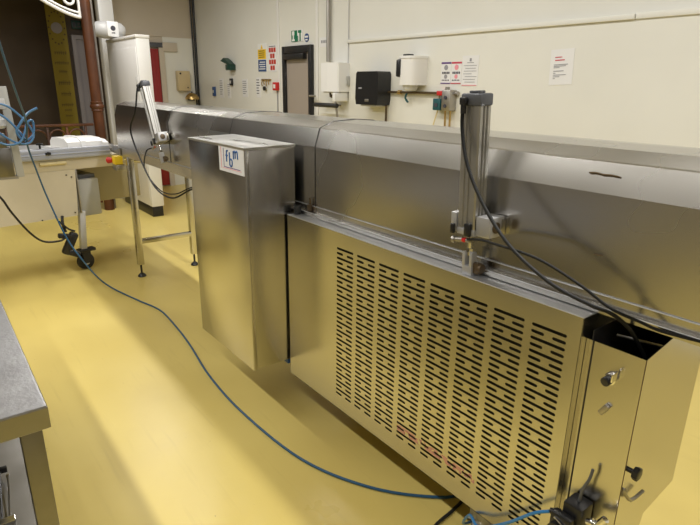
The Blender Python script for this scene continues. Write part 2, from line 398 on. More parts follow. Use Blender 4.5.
# ------------------------------------------------------------------ refrigeration unit with slotted panel
ru = empty('refrigeration_unit', (0, 0, 0), 'low stainless steel cooling unit with eight columns of black slots in its front', 'refrigeration unit')
PXA, PY0, PY1, PZ0, PZ1 = 1.265, .645, 2.085, .243, 1.046
def perforated():
    c = bpy.data.curves.new('p', 'CURVE'); c.dimensions = '2D'; c.fill_mode = 'BOTH'; c.extrude = .0008
    def poly(pts):
        sp = c.splines.new('POLY'); sp.points.add(len(pts)-1)
        for p, q in zip(sp.points, pts): p.co = (q[0], q[1], 0, 1)
        sp.use_cyclic_u = True
    # local 2D: u runs towards -Y from the far edge, v is height
    poly([(0, PZ0), (PY1-PY0, PZ0), (PY1-PY0, PZ1), (0, PZ1)])
    def slot(u0, u1, v, h=.0092):
        r = h/2; pts = []
        for k in range(5):
            a = -PI/2+PI*k/4; pts.append((u1-r+r*math.cos(a), v+r*math.sin(a)))
        for k in range(5):
            a = PI/2+PI*k/4; pts.append((u0+r+r*math.cos(a), v+r*math.sin(a)))
        poly(pts)
    for cidx in range(8):
        u = PY1-(1.705-cidx*.1306)
        for rr in range(34):
            v = .979-rr*.0200
            if rr % 2 == 0: slot(u, u+.107, v)
            else: slot(u, u+.041, v); slot(u+.066, u+.107, v)
    t = bpy.data.objects.new('p', c); COL.objects.link(t); bpy.context.view_layer.update()
    me = bpy.data.meshes.new_from_object(t.evaluated_get(bpy.context.evaluated_depsgraph_get()))
    me.transform(mx_negx(PXA+.0008, PY1, 0)); me.materials.clear(); me.materials.append(M['perf'])
    COL.objects.unlink(t); bpy.data.objects.remove(t)
    o = bpy.data.objects.new('slotted_panel', me); COL.objects.link(o); o.parent = ru
    return o
perforated()
s = MB()
s.box(PXA, 1.77, PY1-.002, PY1, PZ0, PZ1-.002)                           # far side
s.box(PXA, 1.335, PY0-.0005, PY0+.0015, PZ0, PZ1-.002)                         # near return
s.box(1.29, 1.77, PY0+.03, PY0+.032, PZ0, PZ1-.03)
s.box(PXA, 1.77, PY0+.002, PY1-.002, PZ0, PZ0+.002)
s.build('casing', 'steel', ru, smooth=False)
MB().box(PXA, 1.345, PY0, PY1, PZ1-.0015, PZ1+.0005).build('top_ledge', 'ledge', ru)
MB().tube([(PXA+.0005, PY0, PZ1), (PXA+.0005, PY1, PZ1)], .0018, 8, 1).build('folded_edge', 'ledge', ru)
MB().box(1.288, 1.76, PY0+.04, PY1-.02, PZ0+.03, PZ1-.04).build('shade_core', 'dark', ru)  # filler box; the shade behind the slots is put into its colour
for y in (.95, 1.95):
    for x in (1.62, 1.74):
        MB().cyl((x, y, 0), (x, y, PZ0), .018).lathe([(.04, 0), (.045, .008), (.04, .02), (.02, .03)], (x, y, 0)).build('leg', 'rubber', ru)
MB().box(1.6, 1.7, 2.0, 2.07, .2, PZ0).build('drain_box', 'signblue', ru)

# ------------------------------------------------------------------ open-topped end box below the tunnel
hb = empty('drive_housing', (0, 0, 0), 'open-topped stainless steel drive box below the near end of the tunnel', 'drive box')
HX, HY0, HY1 = 1.292, .49, .628
MB().box(HX, HX+.003, HY0, HY1+.0155, .10, .983).build('front_panel', 'steel', hb)
s = MB().prism([(HX+.003, .30), (HX+.003, .983), (1.47, 1.012), (1.66, 1.012), (1.66, .455), (1.48, .43), (1.44, .30)], 'y', HY0, HY0+.003)
s.build('end_plate', 'steel', hb, smooth=False)
MB().tube([(HX-.0003, HY0-.0003, .10), (HX-.0003, HY0-.0003, .983)], .0012, 6, 1).build('corner_edge_line', 'bronze', hb)  # dark line painted in to part the dimmer face from the brighter
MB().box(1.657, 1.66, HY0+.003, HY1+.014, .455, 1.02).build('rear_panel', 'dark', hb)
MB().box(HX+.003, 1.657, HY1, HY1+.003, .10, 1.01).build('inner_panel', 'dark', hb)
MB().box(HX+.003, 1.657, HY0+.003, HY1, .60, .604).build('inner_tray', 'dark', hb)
MB().box(HX+.003, HX+.006, HY0+.004, HY1, .61, .975).box(HX+.006, 1.655, HY0+.0035, HY0+.006, .61, .975).build('shade_lining', 'dark', hb)  # black sheets carry the shade inside the open box as colour
MB().tube([(1.40, .50, .985), (1.36, .60, .99)], .004, 6, 1).build('wire_stay', 'galv', hb)
s = MB().tube([(HX-.0005, HY1-.004, .10), (HX-.0005, HY1-.004, .983)], .0022, 6, 1); s.build('panel_seam', 'gasket', hb)
# chrome quarter-turn lock and small catch on the front
k = MB().cyl((HX+.002, .564, .902), (HX-.012, .564, .902), .016, bev=.002).build('lock', 'chrome', hb)
MB().cyl((HX-.012, .564, .902), (HX-.03, .567, .898), .012, bev=.002).build('lock_barrel', 'black', k)
MB().box(HX-.03, HX-.006, .548, .552, .905, .93, bev=.001).build('key_wing', 'chrome', k)
MB().obox((HX-.006, .566, .812), (.012, .014, .035), Matrix.Rotation(.5, 4, 'X'), .003).build('catch', 'galv', hb)
# thumb screw and bent hook on the end plate
k = MB().cyl((1.312, HY0, .662), (1.312, HY0-.016, .662), .007).cyl((1.312, HY0-.014, .662), (1.312, HY0-.030, .662), .019, seg=7, bev=.004).build('thumb_screw', 'black', hb)
s = MB().tube([(1.300, HY0-.004, .612), (1.300, HY0-.006, .600), (1.335, HY0-.012, .560), (1.395, HY0-.016, .562)], .0048, 8, 3); s.build('hook', 'galv', hb)
# castor under the end plate
c = MB().box(1.36, 1.42, .50, .56, .38, .435, bev=.003).build('castor_fork', 'galv', hb)
MB().box(1.40, 1.45, .52, .57, .0, .38, bev=.004).build('support_leg', 'steel', hb)

# black solenoid valve block with silver elbows and blue air line
vb = empty('solenoid_valve', (1.255, .575, .50), 'black valve block with silver fittings low on the drive box', 'valve')
MB().box(-.028, .034, -.026, .030, -.05, .028, bev=.006).build('coil', 'black', vb)
MB().box(-.06, -.03, -.015, .045, -.075, .0, bev=.006).cyl((-.06, .02, -.04), (-.075, .02, -.04), .02).build('connector', 'black', vb)
MB().cyl((-.01, -.035, -.005), (-.01, -.065, .005), .009).cyl((-.01, -.048, .0), (-.01, -.053, .002), .013).build('fitting', 'chrome', vb)
MB().cyl((-.01, -.065, .005), (-.005, -.078, .03), .010).build('fitting', 'chrome', vb)
MB().tube([(-.062, .03, -.01), (-.066, .0, -.02), (-.062, -.03, -.045)], .003, 6, 3).build('spring_clip', 'chrome', vb)
MB().cyl((-.02, .035, -.02), (-.028, .06, -.03), .009).build('push_fitting', 'black', vb)
MB().tube([(.0, .0, .03), (.004, -.003, .07), (.012, -.012, .105), (.018, -.014, .135)], .0042, 8, 4).build('cable', 'grey', vb)  # grey tube added in place of a thin reflection
tag(MB().tube([(1.225, .637, .468), (1.215, .68, .435), (1.215, .76, .34), (1.22, .86, .245), (1.26, .93, .22), (1.32, 1.0, .10), (1.45, 1.05, .008), (1.6, 1.1, .008)], .005, 8, 6).build('air_hose', 'bluel'),
    'short bright blue air hose leaving the black valve block', 'hose')
# crumpled film hanging below the slotted panel
s = MB(); random.seed(3)
g = [[s.bm.verts.new((1.335+.03*random.random()+.012*math.sin(i*2.1+j), .80+i*.022, .03+j*.026+.01*random.random())) for j in range(9)] for i in range(10)]
for i in range(9):
    for j in range(8): s.bm.faces.new((g[i][j], g[i+1][j], g[i+1][j+1], g[i][j+1]))
o = s.build('plastic_bag', 'foil'); md = o.modifiers.new('t', 'SOLIDIFY'); md.thickness = .002
tag(o, 'crumpled grey plastic film under the near corner of the slotted unit', 'plastic film')

# ------------------------------------------------------------------ pneumatic cylinders
def cyl_section(w, d):
    P = []
    def g(x, y): P.append((x, y))
    hw, hd = w/2, d/2
    for sx in range(4):
        # each side: two ribs with grooves between
        ang = sx*PI/2; a, b = (hw, hd) if sx % 2 == 0 else (hd, hw)
        loc = [(-b*.86, a), (-b*.45, a), (-b*.40, a*.86), (-b*.12, a*.86), (-b*.08, a), (b*.08, a), (b*.12, a*.86), (b*.40, a*.86), (b*.45, a), (b*.86, a)]
        for t_, n_ in loc:
            x = n_*math.cos(ang)-t_*math.sin(ang); y = n_*math.sin(ang)+t_*math.cos(ang)
            P.append((x, y))
    return P
def cylinder(name, loc, rot, label, group):
    e = empty(name, loc, label, 'pneumatic cylinder', rot=rot, group=group)
    # the Empty sits at the clevis pin; local Z runs up the cylinder axis
    MB().box(-.013, .013, -.019, .019, -.012, .018, bev=.003).box(-.013, .013, -.019, -.008, .015, .062, bev=.003).box(-.013, .013, .008, .019, .015, .062, bev=.003).build('clevis', 'alu_lt', e)
    MB().cyl((.01, -.028, .012), (.01, -.045, .012), .016, bev=.003).box(-.004, .016, -.038, -.01, -.005, .03, bev=.003).build('clevis_bush', 'bronze', e)
    MB().cyl((0, 0, .05), (0, 0, .118), .007).cyl((0, 0, .062), (0, 0, .072), .011, seg=6).build('piston_rod', 'chrome', e)
    MB().prism(cyl_section(.052, .066), 'z', .138, .495).build('barrel', 'alu', e, smooth=False)
    MB().box(-.029, .029, -.036, .036, .495, .53, bev=.006).cyl((-.0, 0, .53), (0, 0, .537), .022, bev=.002).cyl((-.019, -.026, .527), (-.019, -.026, .534), .006).cyl((.019, .026, .527), (.019, .026, .534), .006).build('top_cap', 'grey', e)
    MB().box(-.028, .028, -.034, .034, .118, .14, bev=.005).build('bottom_cap', 'alu_lt', e)
    MB().box(-.040, -.026, -.026, -.004, .118, .158, bev=.004).build('sensor', 'black', e)
    MB().box(-.040, -.028, .036, .05, .118, .150, bev=.004).build('sensor', 'black', e)
    MB().box(-.036, -.02, -.008, .006, .098, .110, bev=.003).build('flow_regulator_ring', 'red', e)
    MB().cyl((-.028, .006, .104), (-.032, .036, .100), .008).cyl((-.028, -.008, .104), (-.026, -.03, .104), .006).cyl((-.032, .032, .100), (-.033, .042, .099), .011).build('flow_regulator', 'galv', e)
    for s_ in (-1, 1):
        b_ = MB().box(-.022, .045, .040 if s_ > 0 else -.088, .062 if s_ > 0 else -.036, .122, .182, bev=.003)
        b_.build('trunnion_block', 'alu_lt', e)
        bb = MB().cyl((.006, s_*.088 if s_ < 0 else .062, .152), (.006, -.0915 if s_ < 0 else .0655, .152), .017, bev=.001); bb.build('trunnion_bush', 'bronze', e)
    MB().box(.03, .05, -.09, .09, .125, .175, bev=.003).build('mounting_plate', 'steel', e)
    f_ = MB().cyl((-.028, .016, .510), (-.044, .016, .510), .010).cyl((-.039, .016, .516), (-.039, .016, .475), .008).box(-.047, -.030, .006, .026, .498, .520, bev=.004)
    f_.build('elbow_fitting', 'black', e)
    return e
cylinder('pneumatic_cylinder', (1.293, 1.050, 1.058), (math.radians(-1.2), math.radians(-1.5), 0), 'near upright pneumatic cylinder with ribbed aluminium barrel on the tunnel side', 'pneumatic cylinders on the tunnel')
cylinder('pneumatic_cylinder', (1.293, 3.72, 1.10), (math.radians(-15), math.radians(-4), 0), 'far pneumatic cylinder leaning on the tunnel side near the conveyor end', 'pneumatic cylinders on the tunnel')
H1 = [(1.2405, 1.077, 1.54), (1.2395, 1.073, 1.487), (1.228, 1.035, 1.394), (1.215, .956, 1.293), (1.2, .844, 1.201), (1.2, .714, 1.135), (1.22, .613, 1.104), (1.26, .576, 1.083), (1.32, .55, 1.03), (1.40, .53, .93)]
tag(MB().tube(H1, .0052, 8).build('air_hose', 'hose'), 'thick black air hose curving down from top of near cylinder', 'hose')
H2 = [(1.255, 1.035, 1.168), (1.245, .98, 1.18), (1.23, .913, 1.185), (1.22, .77, 1.181), (1.24, .656, 1.138), (1.26, .583, 1.096), (1.29, .521, 1.074), (1.312, .466, 1.06), (1.312, .30, 1.075)]
tag(MB().tube(H2, .004, 8).build('air_hose', 'hose'), 'thin black air hose from foot of near cylinder along tunnel side', 'hose')
H3 = [(1.222, 3.872, 1.583), (1.212, 3.872, 1.55), (1.19, 3.88, 1.42), (1.19, 4.026, 1.291), (1.2, 3.912, 1.11), (1.2, 3.656, .945), (1.22, 3.41, .909), (1.26, 3.201, .988), (1.315, 3.05, 1.045)]
tag(MB().tube(H3, .0055, 8).build('air_hose', 'hose'), 'black air hose looping from the top of the far cylinder', 'hose')
H4 = [(1.235, 3.755, 1.19), (1.2, 3.77, 1.164), (1.2, 3.829, 1.037), (1.2, 3.563, .939), (1.22, 3.351, .944), (1.26, 3.199, 1.001), (1.315, 3.08, 1.04)]
tag(MB().tube(H4, .004, 8).build('air_hose', 'hose'), 'thin black air hose hanging from the foot of the far cylinder', 'hose')

# ------------------------------------------------------------------ long blue air line
BL = [(.20, 2.6, 2.9), (.36, 3.2, 2.05), (.439, 3.6, 1.785), (.513, 3.9, 1.554), (.60, 4.3, 1.345), (.612, 4.5, 1.18), (.66, 4.62, .98), (.715, 4.68, .75), (.79, 4.62, .45), (.86, 4.52, .28), (.95, 4.5, .12),
      (1.04, 4.46, .02), (1.13, 4.1, .009), (1.198, 3.803, .009), (1.185, 3.45, .009), (1.152, 3.125, .009), (1.09, 2.7, .009), (1.068, 2.266, .009), (1.107, 1.76, .009), (1.239, 1.428, .009), (1.431, 1.211, .009), (1.56, 1.16, .009)]
tag(MB().tube(BL, .006, 8, 8).build('air_hose', 'blue'), 'long blue air hose running down and across the yellow floor', 'hose')
s = MB()
s.tube([(.30, 4.46, 1.40), (.43, 4.47, 1.455), (.52, 4.48, 1.445), (.60, 4.49, 1.37), (.645, 4.50, 1.30), (.66, 4.50, 1.24), (.62, 4.48, 1.19), (.54, 4.46, 1.20), (.45, 4.45, 1.27), (.38, 4.44, 1.35), (.30, 4.44, 1.38)], .0075, 8, 6)
s.tube([(.30, 4.50, 1.33), (.42, 4.50, 1.40), (.50, 4.51, 1.37), (.57, 4.50, 1.28), (.60, 4.47, 1.22)], .0075, 8, 6)
s.tube([(.585, 4.47, 1.21), (.555, 4.46, 1.27), (.585, 4.45, 1.33), (.64, 4.45, 1.395), (.70, 4.44, 1.43)], .0085, 8, 6)
s.tube([(.60, 4.49, 1.20), (.66, 4.50, 1.25), (.668, 4.50, 1.34), (.63, 4.48, 1.33), (.60, 4.46, 1.26), (.56, 4.45, 1.20), (.48, 4.44, 1.19), (.38, 4.43, 1.24)], .0075, 8, 6)
tag(s.build('hose_coil', 'coil'), 'tangled coil of blue air hose hanging at the left edge', 'hose')
tag(MB().tube([(1.60, 1.20, .008), (1.513, 1.15, .008), (1.41, 1.13, .008), (1.25, 1.10, .008), (.95, .95, .008)], .0065, 8).build('power_cable', 'rubber'),
    'dark grey cable on the floor by the cooling unit corner', 'cable')
tag(MB().tube([(.1, 4.75, 1.05), (.3, 4.62, .93), (.4, 4.6, .812), (.456, 4.6, .687), (.548, 4.62, .523), (.636, 4.65, .431), (.751, 4.7, .405), (.84, 4.95, .36)], .008, 8).build('power_cable', 'black'),
    'black cable drooping in front of the cream machine', 'cable')

# ------------------------------------------------------------------ near worktable
wt = empty('steel_worktable', (-.3, 1.9, 0), 'stainless steel worktable with scratched grey top at the left edge', 'table')
L(MB().box(-.75, .128, 1.277, 3.15, .838, .900, bev=.006).build('tabletop', 'worktop', wt), wt)
L(MB().box(-.745, .1285, 1.2765, 1.278, .842, .893).box(.1275, .1288, 1.28, 3.145, .842, .893).build('folded_edge', 'tableleg', wt), wt)
for x in (-.70, .066):
    for y in (1.285, 3.08):
        l = L(MB().box(x, x+.045, y, y+.045, .03, .84, bev=.003).build('leg', 'tableleg', wt), wt)
        o = MB().cyl((x+.022, y+.022, 0), (x+.022, y+.022, .04), .02, bev=.004).build('leg_foot', 'black', l)
L(MB().box(-.66, .095, 1.29, 3.08, .52, .55, bev=.004).build('undershelf', 'tableleg', wt), wt)
tr = empty('rod_tool', (.018, 1.48, .568), 'black and chrome rod tool lying on the shelf below the near worktable', 'tool', rot=(math.radians(-84), 0, math.radians(-6))); tr.scale = (.7, .7, .7)
MB().tube([(-.012, 0, .14), (-.012, -.004, 0), (-.012, 0, -.2)], .004, 8, 3).build('rod', 'black', tr)
MB().box(-.016, .012, -.012, .012, .135, .152, bev=.003).build('catch', 'black', tr)
MB().cyl((.012, -.005, .10), (.012, .008, .10), .006).tube([(.012, -.004, .10), (.014, -.004, .02), (.011, -.004, -.12)], .003, 6, 3).build('wire', 'chrome', tr)
MB().box(-.025, .03, -.014, .01, -.16, -.13, bev=.004).build('bracket', 'chrome', tr)

# ------------------------------------------------------------------ cream machine, turned slightly
RZ = math.atan2(.184, .983)
cm = empty('cream_conveyor_machine', (.98, 5.10, 0), 'cream enamelled conveyor machine on castors at the far left', 'machine', rz=RZ)
MB().prism([(-1.7, .505), (.012, .505), (.038, .89), (.038, .90), (-1.7, .90)], 'y', 0, .62).build('body', 'cream', cm, smooth=False)
MB().box(-1.7, .70, 0, .62, .90, 1.0, bev=.004).build('upper_body', 'cream', cm)
MB().box(.05, .86, .50, .62, .50, .90, bev=.003).build('rear_panel', 'cream_shaded', cm)
MB().box(-.45, .345, -.035, .02, 1.0, 1.035, bev=.004).box(-.45, .345, -.028, .02, 1.035, 1.083, bev=.006).box(-.45, .345, -.04, -.02, 1.035, 1.045, bev=.002).build('guide_rail', 'rail', cm)
MB().box(-.45, .40, .06, .60, 1.0, 1.05, bev=.004).build('deck', 'white_enamel', cm)
MB().box(-.46, -.03, .06, .12, 1.05, 1.085, bev=.006).box(-.40, -.05, .18, .5, 1.05, 1.075, bev=.004).build('deck_rail', 'alu_lt', cm)
# rounded white guard
prof = [(.03, 1.05), (.04, 1.12), (.09, 1.145), (.25, 1.15), (.35, 1.145), (.40, 1.11), (.41, 1.05)]
g_ = MB().prism(prof, 'x', .02, .32).build('guard', 'white_enamel', cm, smooth=False)
MB().prism([(p[0]*1.0-(.01 if p[0] < .3 else -.01), p[1]+.008) for p in prof], 'x', .13, .17).build('guard_band', 'white', g_, smooth=False)
MB().prism([(.05, 1.05), (.06, 1.10), (.12, 1.125), (.25, 1.13), (.33, 1.125), (.38, 1.10), (.39, 1.05)], 'x', .32, .38).build('guard_end', 'white_enamel', g_, smooth=False)
MB().tube([(-.235, -.006, .965), (-.03, -.006, .965)], .016, 10, 1).build('grip_handle', 'cream_dk', cm)
MB().cyl((-.17, -.05, 1.05), (-.17, -.035, 1.05), .014).box(-.19, -.15, -.048, -.035, 1.04, 1.06, bev=.003).build('rail_knob', 'black', cm)
k = MB().cyl((-.20, .03, 1.085), (-.20, .03, 1.12), .008).cyl((-.20, .03, 1.115), (-.20, .03, 1.13), .028, seg=8, bev=.005).build('clamp_knob', 'black', cm)
for p in ((-.04, .86), (-.0, .84), (-.01, .535), (-.28, .51)): MB().cyl((p[0], -.006, p[1]), (p[0], .002, p[1]), .006, seg=8).build('bolt', 'black', cm)
MB().box(.045, .25, .06, .42, .474, .80, bev=.012).build('motor_box', 'greybox', cm)
MB().box(.04, .05, .0, .03, .52, .90, bev=.002).build('side_edge', 'galv', cm)
MB().box(.05, .24, .10, .42, .80, .835, bev=.004).build('motor_box_cover', 'grey', cm)
for (x, y) in ((.03, .05), (-1.5, .06)):
    MB().obox((x+.02, y, .36), (.05, .05, .34), Matrix.Rotation(.08, 4, 'Y'), .004).build('leg', 'whitegrey', cm)
    w = MB().box(x-.045, x+.10, y-.04, y+.04, .165, .19, bev=.006).box(x-.02, x+.05, y-.035, y-.028, .06, .17).box(x-.02, x+.05, y+.028, y+.035, .06, .17).build('castor', 'rubber', cm)
    MB().cyl((x+.01, y-.02, .075), (x+.01, y+.02, .075), .075, seg=28, bev=.012).build('wheel', 'black', w)
    MB().cyl((x+.01, y-.034, .075), (x+.01, y+.034, .075), .03, seg=16, bev=.004).build('wheel_hub', 'whitegrey', w)
# plug cluster hanging under the body
pl = empty('power_plug', (.875, 4.985, .30), 'black industrial plug hanging below the cream machine by its castor', 'plug')
rp = Matrix.Rotation(math.radians(28), 4, 'Y')
MB().obox((0, 0, 0), (.07, .07, .20), rp, .018).obox((.02, 0, -.09), (.10, .08, .05), rp, .015).build('plug_body', 'black', pl)
MB().obox((-.03, -.01, .07), (.11, .05, .04), Matrix.Rotation(.2, 4, 'Y'), .01).build('plug_cover', 'black', pl)
MB().tube([(-.02, 0, .10), (-.03, .02, .17), (-.02, .05, .23)], .012, 8).tube([(.05, 0, .10), (.0, -.01, .13), (-.06, 0, .20)], .008, 8).build('plug_cable', 'black', pl)

# pale bracket and manifold at the left edge
ub = empty('upright_bracket', (.45, 4.56, .96), 'weathered pale grey upright bracket with hose fittings at the left edge', 'bracket')
MB().obox((.085, 0, .30), (.05, .03, .62), Matrix.Rotation(math.radians(-2), 4, 'Y'), .004).build('upright', 'greybox', ub)
MB().box(-.30, .075, -.02, .02, .46, .53, bev=.004).build('crossbar', 'whitegrey', ub)
MB().box(-.08, .06, -.03, .03, .0, .20, bev=.006).box(-.05, .04, -.03, .03, .20, .30, bev=.006).build('manifold', 'tableleg', ub)
MB().lathe([(.03, 0), (.045, .02), (.045, .06), (.02, .085)], (.02, 0, .33)).build('regulator_cap', 'whitegrey', ub)
MB().box(-.1, .08, -.02, .05, -.02, .0).build('foot_plate', 'galv', ub)

# ------------------------------------------------------------------ tall white cabinet behind the tunnel
wc = empty('tall_white_cabinet', (2.235, 7.3, 0), 'tall narrow white cabinet standing behind the far end of the tunnel', 'cabinet')
MB().box(-.055, .10, -.48, .72, .13, 2.10, bev=.01).build('body', 'white_enamel', wc)
MB().box(-.06, .105, -.485, .725, 2.10, 2.135, bev=.006).build('top', 'white_enamel', wc)
MB().box(-.045, .09, -.46, .7, 0, .13, bev=.006).build('plinth', 'black', wc)
MB().box(-.061, -.054, -.45, .69, .2, 2.0, bev=.002).build('door', 'white_enamel', wc)
MB().box(-.072, -.06, -.42, -.40, 1.55, 1.68, bev=.003).build('door_handle', 'whitegrey', wc)
fm = empty('metal_drum', (2.17, 7.80, 2.135), 'grey rounded metal drum with white badge on the tall white cabinet', 'drum')
MB().lathe([(.055, -.19), (.09, -.15), (.105, -.06), (.105, .06), (.09, .15), (.055, .19)], (0, 0, .105), 20, Matrix.Rotation(PI/2, 3, 'Y')).build('drum', 'whitegrey', fm)
MB().box(-.05, .09, -.115, -.08, .02, .20, bev=.012).build('badge', 'white', fm)
MB().cyl((.02, -.115, .12), (.02, -.119, .12), .03, seg=16).box(.0, .04, -.12, -.115, .06, .072).build('badge_symbol', 'ink', fm)

tag(B(2.19, 2.38, 8.25, 8.41, 0, 3.45, bev=.01).build('white_pillar', 'white'), 'white square pillar behind the rust red iron column', 'pillar')

# iron column with bracket and balustrade
ic = empty('iron_column', (1.87, 7.6, 0), 'rust red cast iron column behind the machine, collared at rail height', 'column')
MB().cyl((0, 0, 0), (0, 0, 3.45), .062, seg=24).build('shaft', 'rust', ic)
MB().lathe([(.062, -.06), (.075, -.05), (.07, -.03), (.085, -.01), (.085, .01), (.07, .03), (.075, .05), (.062, .06)], (0, 0, 1.32)).build('collar', 'rust', ic)
MB().tube([(.085, .05, 0), (.085, .05, 3.4)], .014, 8, 1).build('conduit', 'galv', ic)
s = MB()
arc = [(-.06-.42*t, 2.345+.17*t**1.5) for t in [i/12 for i in range(13)]]
s.tube([(x, 0, z) for x, z in arc], .02, 8, 2); s.tube([(x-.01, 0, z+.05) for x, z in arc], .012, 8, 2)
s.tube([(-.065, 0, 2.34), (-.065, 0, 2.95)], .02, 8, 1); s.tube([(-.065, 0, 2.95), (-.9, 0, 2.95)], .02, 8, 1)
def scroll(cx, cz, r, a0, turns=1.4, w=.016):
    s.tube([(cx+r*(1-.75*t)*math.cos(a0+turns*2*PI*t), 0, cz+r*(1-.75*t)*math.sin(a0+turns*2*PI*t)) for t in [i/20 for i in range(21)]], w, 8, 2)
scroll(-.16, 2.53, .085, 0); scroll(-.33, 2.60, .085, 1.5); scroll(-.17, 2.70, .08, 2); scroll(-.5, 2.68, .07, 3); scroll(-.30, 2.78, .07, 3)
s.build('scrollwork_bracket', 'white_enamel', ic)
rl = empty('iron_balustrade', (1.3, 7.62, 0), 'rust red iron railing with arches behind the cream machine', 'railing')
MB().box(-1.2, .50, -.03, .03, 1.085, 1.115, bev=.006).build('top_rail', 'rust', rl)
MB().box(-1.2, .50, -.02, .02, .10, .13, bev=.006).build('bottom_rail', 'rust', rl)
for k in range(8):
    x = -1.1+k*.215
    MB().box(x-.014, x+.014, -.014, .014, .0, 1.085, bev=.003).build('baluster', 'rust', rl)
    if k < 7: MB().tube([(x+.1075-.095*math.cos(a), 0, .94+.11*math.sin(a)) for a in [i*PI/10 for i in range(11)]], .012, 8, 2).build('arch', 'rust', rl)

# yellow banner
bn = empty('yellow_banner', (1.93, 9.5, 0), 'tall dim yellow banner with badge and faint lettering in the dark alcove', 'banner')
MB().box(-.14, .11, 0, .012, .6, 2.95).build('banner_sheet', 'banner', bn)
s = MB().cyl((-.02, -.001, 2.36), (-.02, -.006, 2.36), .075, seg=24); o = s.build('printed_badge', 'lilac', bn)
s = MB()
for k in range(16):
    a = k*2*PI/16; s.cyl((-.02+.105*math.cos(a), -.001, 2.36+.22*math.sin(a)), (-.02+.105*math.cos(a), -.005, 2.36+.22*math.sin(a)), .012, seg=8)
s.build('printed_wreath', 'bannerink', bn)
s = MB(); random.seed(5)
for z, n, h in ((2.02, 6, .05), (1.88, 7, .05), (1.76, 4, .05), (1.60, 6, .07), (1.44, 5, .07), (1.28, 6, .05), (1.20, 5, .035), (1.12, 5, .035)):
    w_ = .028 if h > .04 else .02
    for k in range(n):
        x = (k-(n-1)/2)*w_-.01
        s.box(x-w_*.36, x-w_*.1, -.003, 0, z-h/2, z+h/2*random.uniform(.4, 1)); s.box(x-w_*.3, x+w_*.35, -.003, 0, z-h*.1, z+h*.1)
s.build('printed_lettering', 'bannerink', bn)
sg = empty('exit_sign', (2.21, 9.58, 2.42), 'dark green exit sign above the lilac door in the alcove', 'sign')
MB().box(-.075, .06, -.02, .02, -.055, .065, bev=.003).build('panel', 'gdark', sg)
MB().box(-.06, -.02, -.022, -.02, -.03, .04).box(.0, .045, -.022, -.02, -.03, -.005).box(.0, .045, -.022, -.02, .01, .04).build('pictogram', 'ink', sg)

# ------------------------------------------------------------------ things on the far wall
eb = empty('cream_switch_box', (3.53, FY, 1.50), 'cream metal switch box on the tan far wall', 'switch box')
MB().box(-.105, .10, -.10, 0, .0, .30, bev=.008).build('housing', 'beige', eb)
MB().cyl((-.06, -.10, .26), (-.06, -.108, .26), .014).cyl((.05, -.10, .05), (.05, -.106, .05), .01).build('screw', 'black', eb)
bd = empty('brass_bell', (3.63, FY-.12, 1.37), 'small brass dome beside the switch box at the wall corner', 'bell')
MB().lathe([(.11, 0), (.105, .03), (.085, .065), (.05, .09), (.01, .10)], (0, 0, 0)).build('dome', 'brass', bd)
MB().box(-.03, .03, -.02, .12, -.02, .0).cyl((0, 0, .095), (0, 0, .12), .01).build('bell_bracket', 'black', bd)
ns = empty('wall_notice', (3.42, FY, 2.0), 'two faint lines of lettering on the tan far wall', 'notice')
MB().box(-.12, .12, -.004, 0, -.08, .10).build('notice_sheet', 'wall_tan', ns)
s = MB()
for k in range(9): s.box(-.10+k*.022, -.085+k*.022, -.006, -.004, .04, .058)
for k in range(4): s.box(-.05+k*.024, -.033+k*.024, -.006, -.004, -.03, -.012)
s.build('notice_lettering', 'greyink', ns)

# ------------------------------------------------------------------ things on the right wall; origin on the wall, built towards -X
X0 = WX
def onw(name, y, z, label, cat, group=None, dx=0): return empty(name, (X0-dx, y, z), label, cat, group=group)
es = onw('exit_sign', 5.94, 2.165, 'green and white fire exit sign above the black framed door', 'sign')
MB().box(-.008, 0, -.12, .12, -.062, .062, bev=.002).build('panel', 'white', es)
MB().box(-.010, -.008, -.01, .12, -.062, .062).build('green_field', 'green', es)
MB().box(-.012, -.010, .05, .10, .01, .055).box(-.012, -.010, .04, .105, -.055, -.035).box(-.012, -.010, .06, .085, -.035, .01).build('running_figure', 'white', es)
s = MB().box(-.010, -.008, -.10, -.03, .03, .06).box(-.010, -.008, -.085, -.06, -.06, .03).box(-.010, -.008, -.03, -.015, -.06, .0); s.build('arrow', 'green', es)
bs = onw('round_blue_sign', 5.735, 2.135, 'small round blue mandatory sign right of the exit sign', 'sign')
MB().cyl((0, 0, 0), (-.006, 0, 0), .046, seg=28).build('disc', 'signblue', bs)
MB().box(-.008, -.006, -.035, .035, .0, .02).box(-.008, -.006, -.025, .025, -.03, -.015).build('symbol', 'white', bs)
ws = onw('safety_notice', 6.80, 1.92, 'yellow over blue safety notice left of the dark door', 'sign')
MB().box(-.006, 0, -.11, .11, -.15, .20).build('panel', 'white', ws)
MB().box(-.008, -.006, -.105, .105, .01, .13).build('yellow_field', 'signyellow', ws)
MB().box(-.008, -.006, -.105, .105, -.145, .0).build('blue_field', 'signblue', ws)
MB().prism([(-.03, .135), (.03, .135), (0, .19)], 'x', -.008, -.006).build('warning_triangle', 'signyellow', ws)
s = MB(); [s.box(-.010, -.008, -.07, .08, .105-k*.025, .113-k*.025) for k in range(4)]; s.build('yellow_field_lettering', 'ink', ws)
s = MB(); [s.box(-.010, -.008, -.085, .06+.02*(k % 2), -.035-k*.028, -.023-k*.028) for k in range(4)]; s.build('blue_field_lettering', 'white', ws)
rs = onw('fire_notice', 6.53, 1.93, 'white notice with rows of red symbols beside the yellow notice', 'sign')
MB().box(-.006, 0, -.105, .105, -.16, .16).build('panel', 'paper', rs)
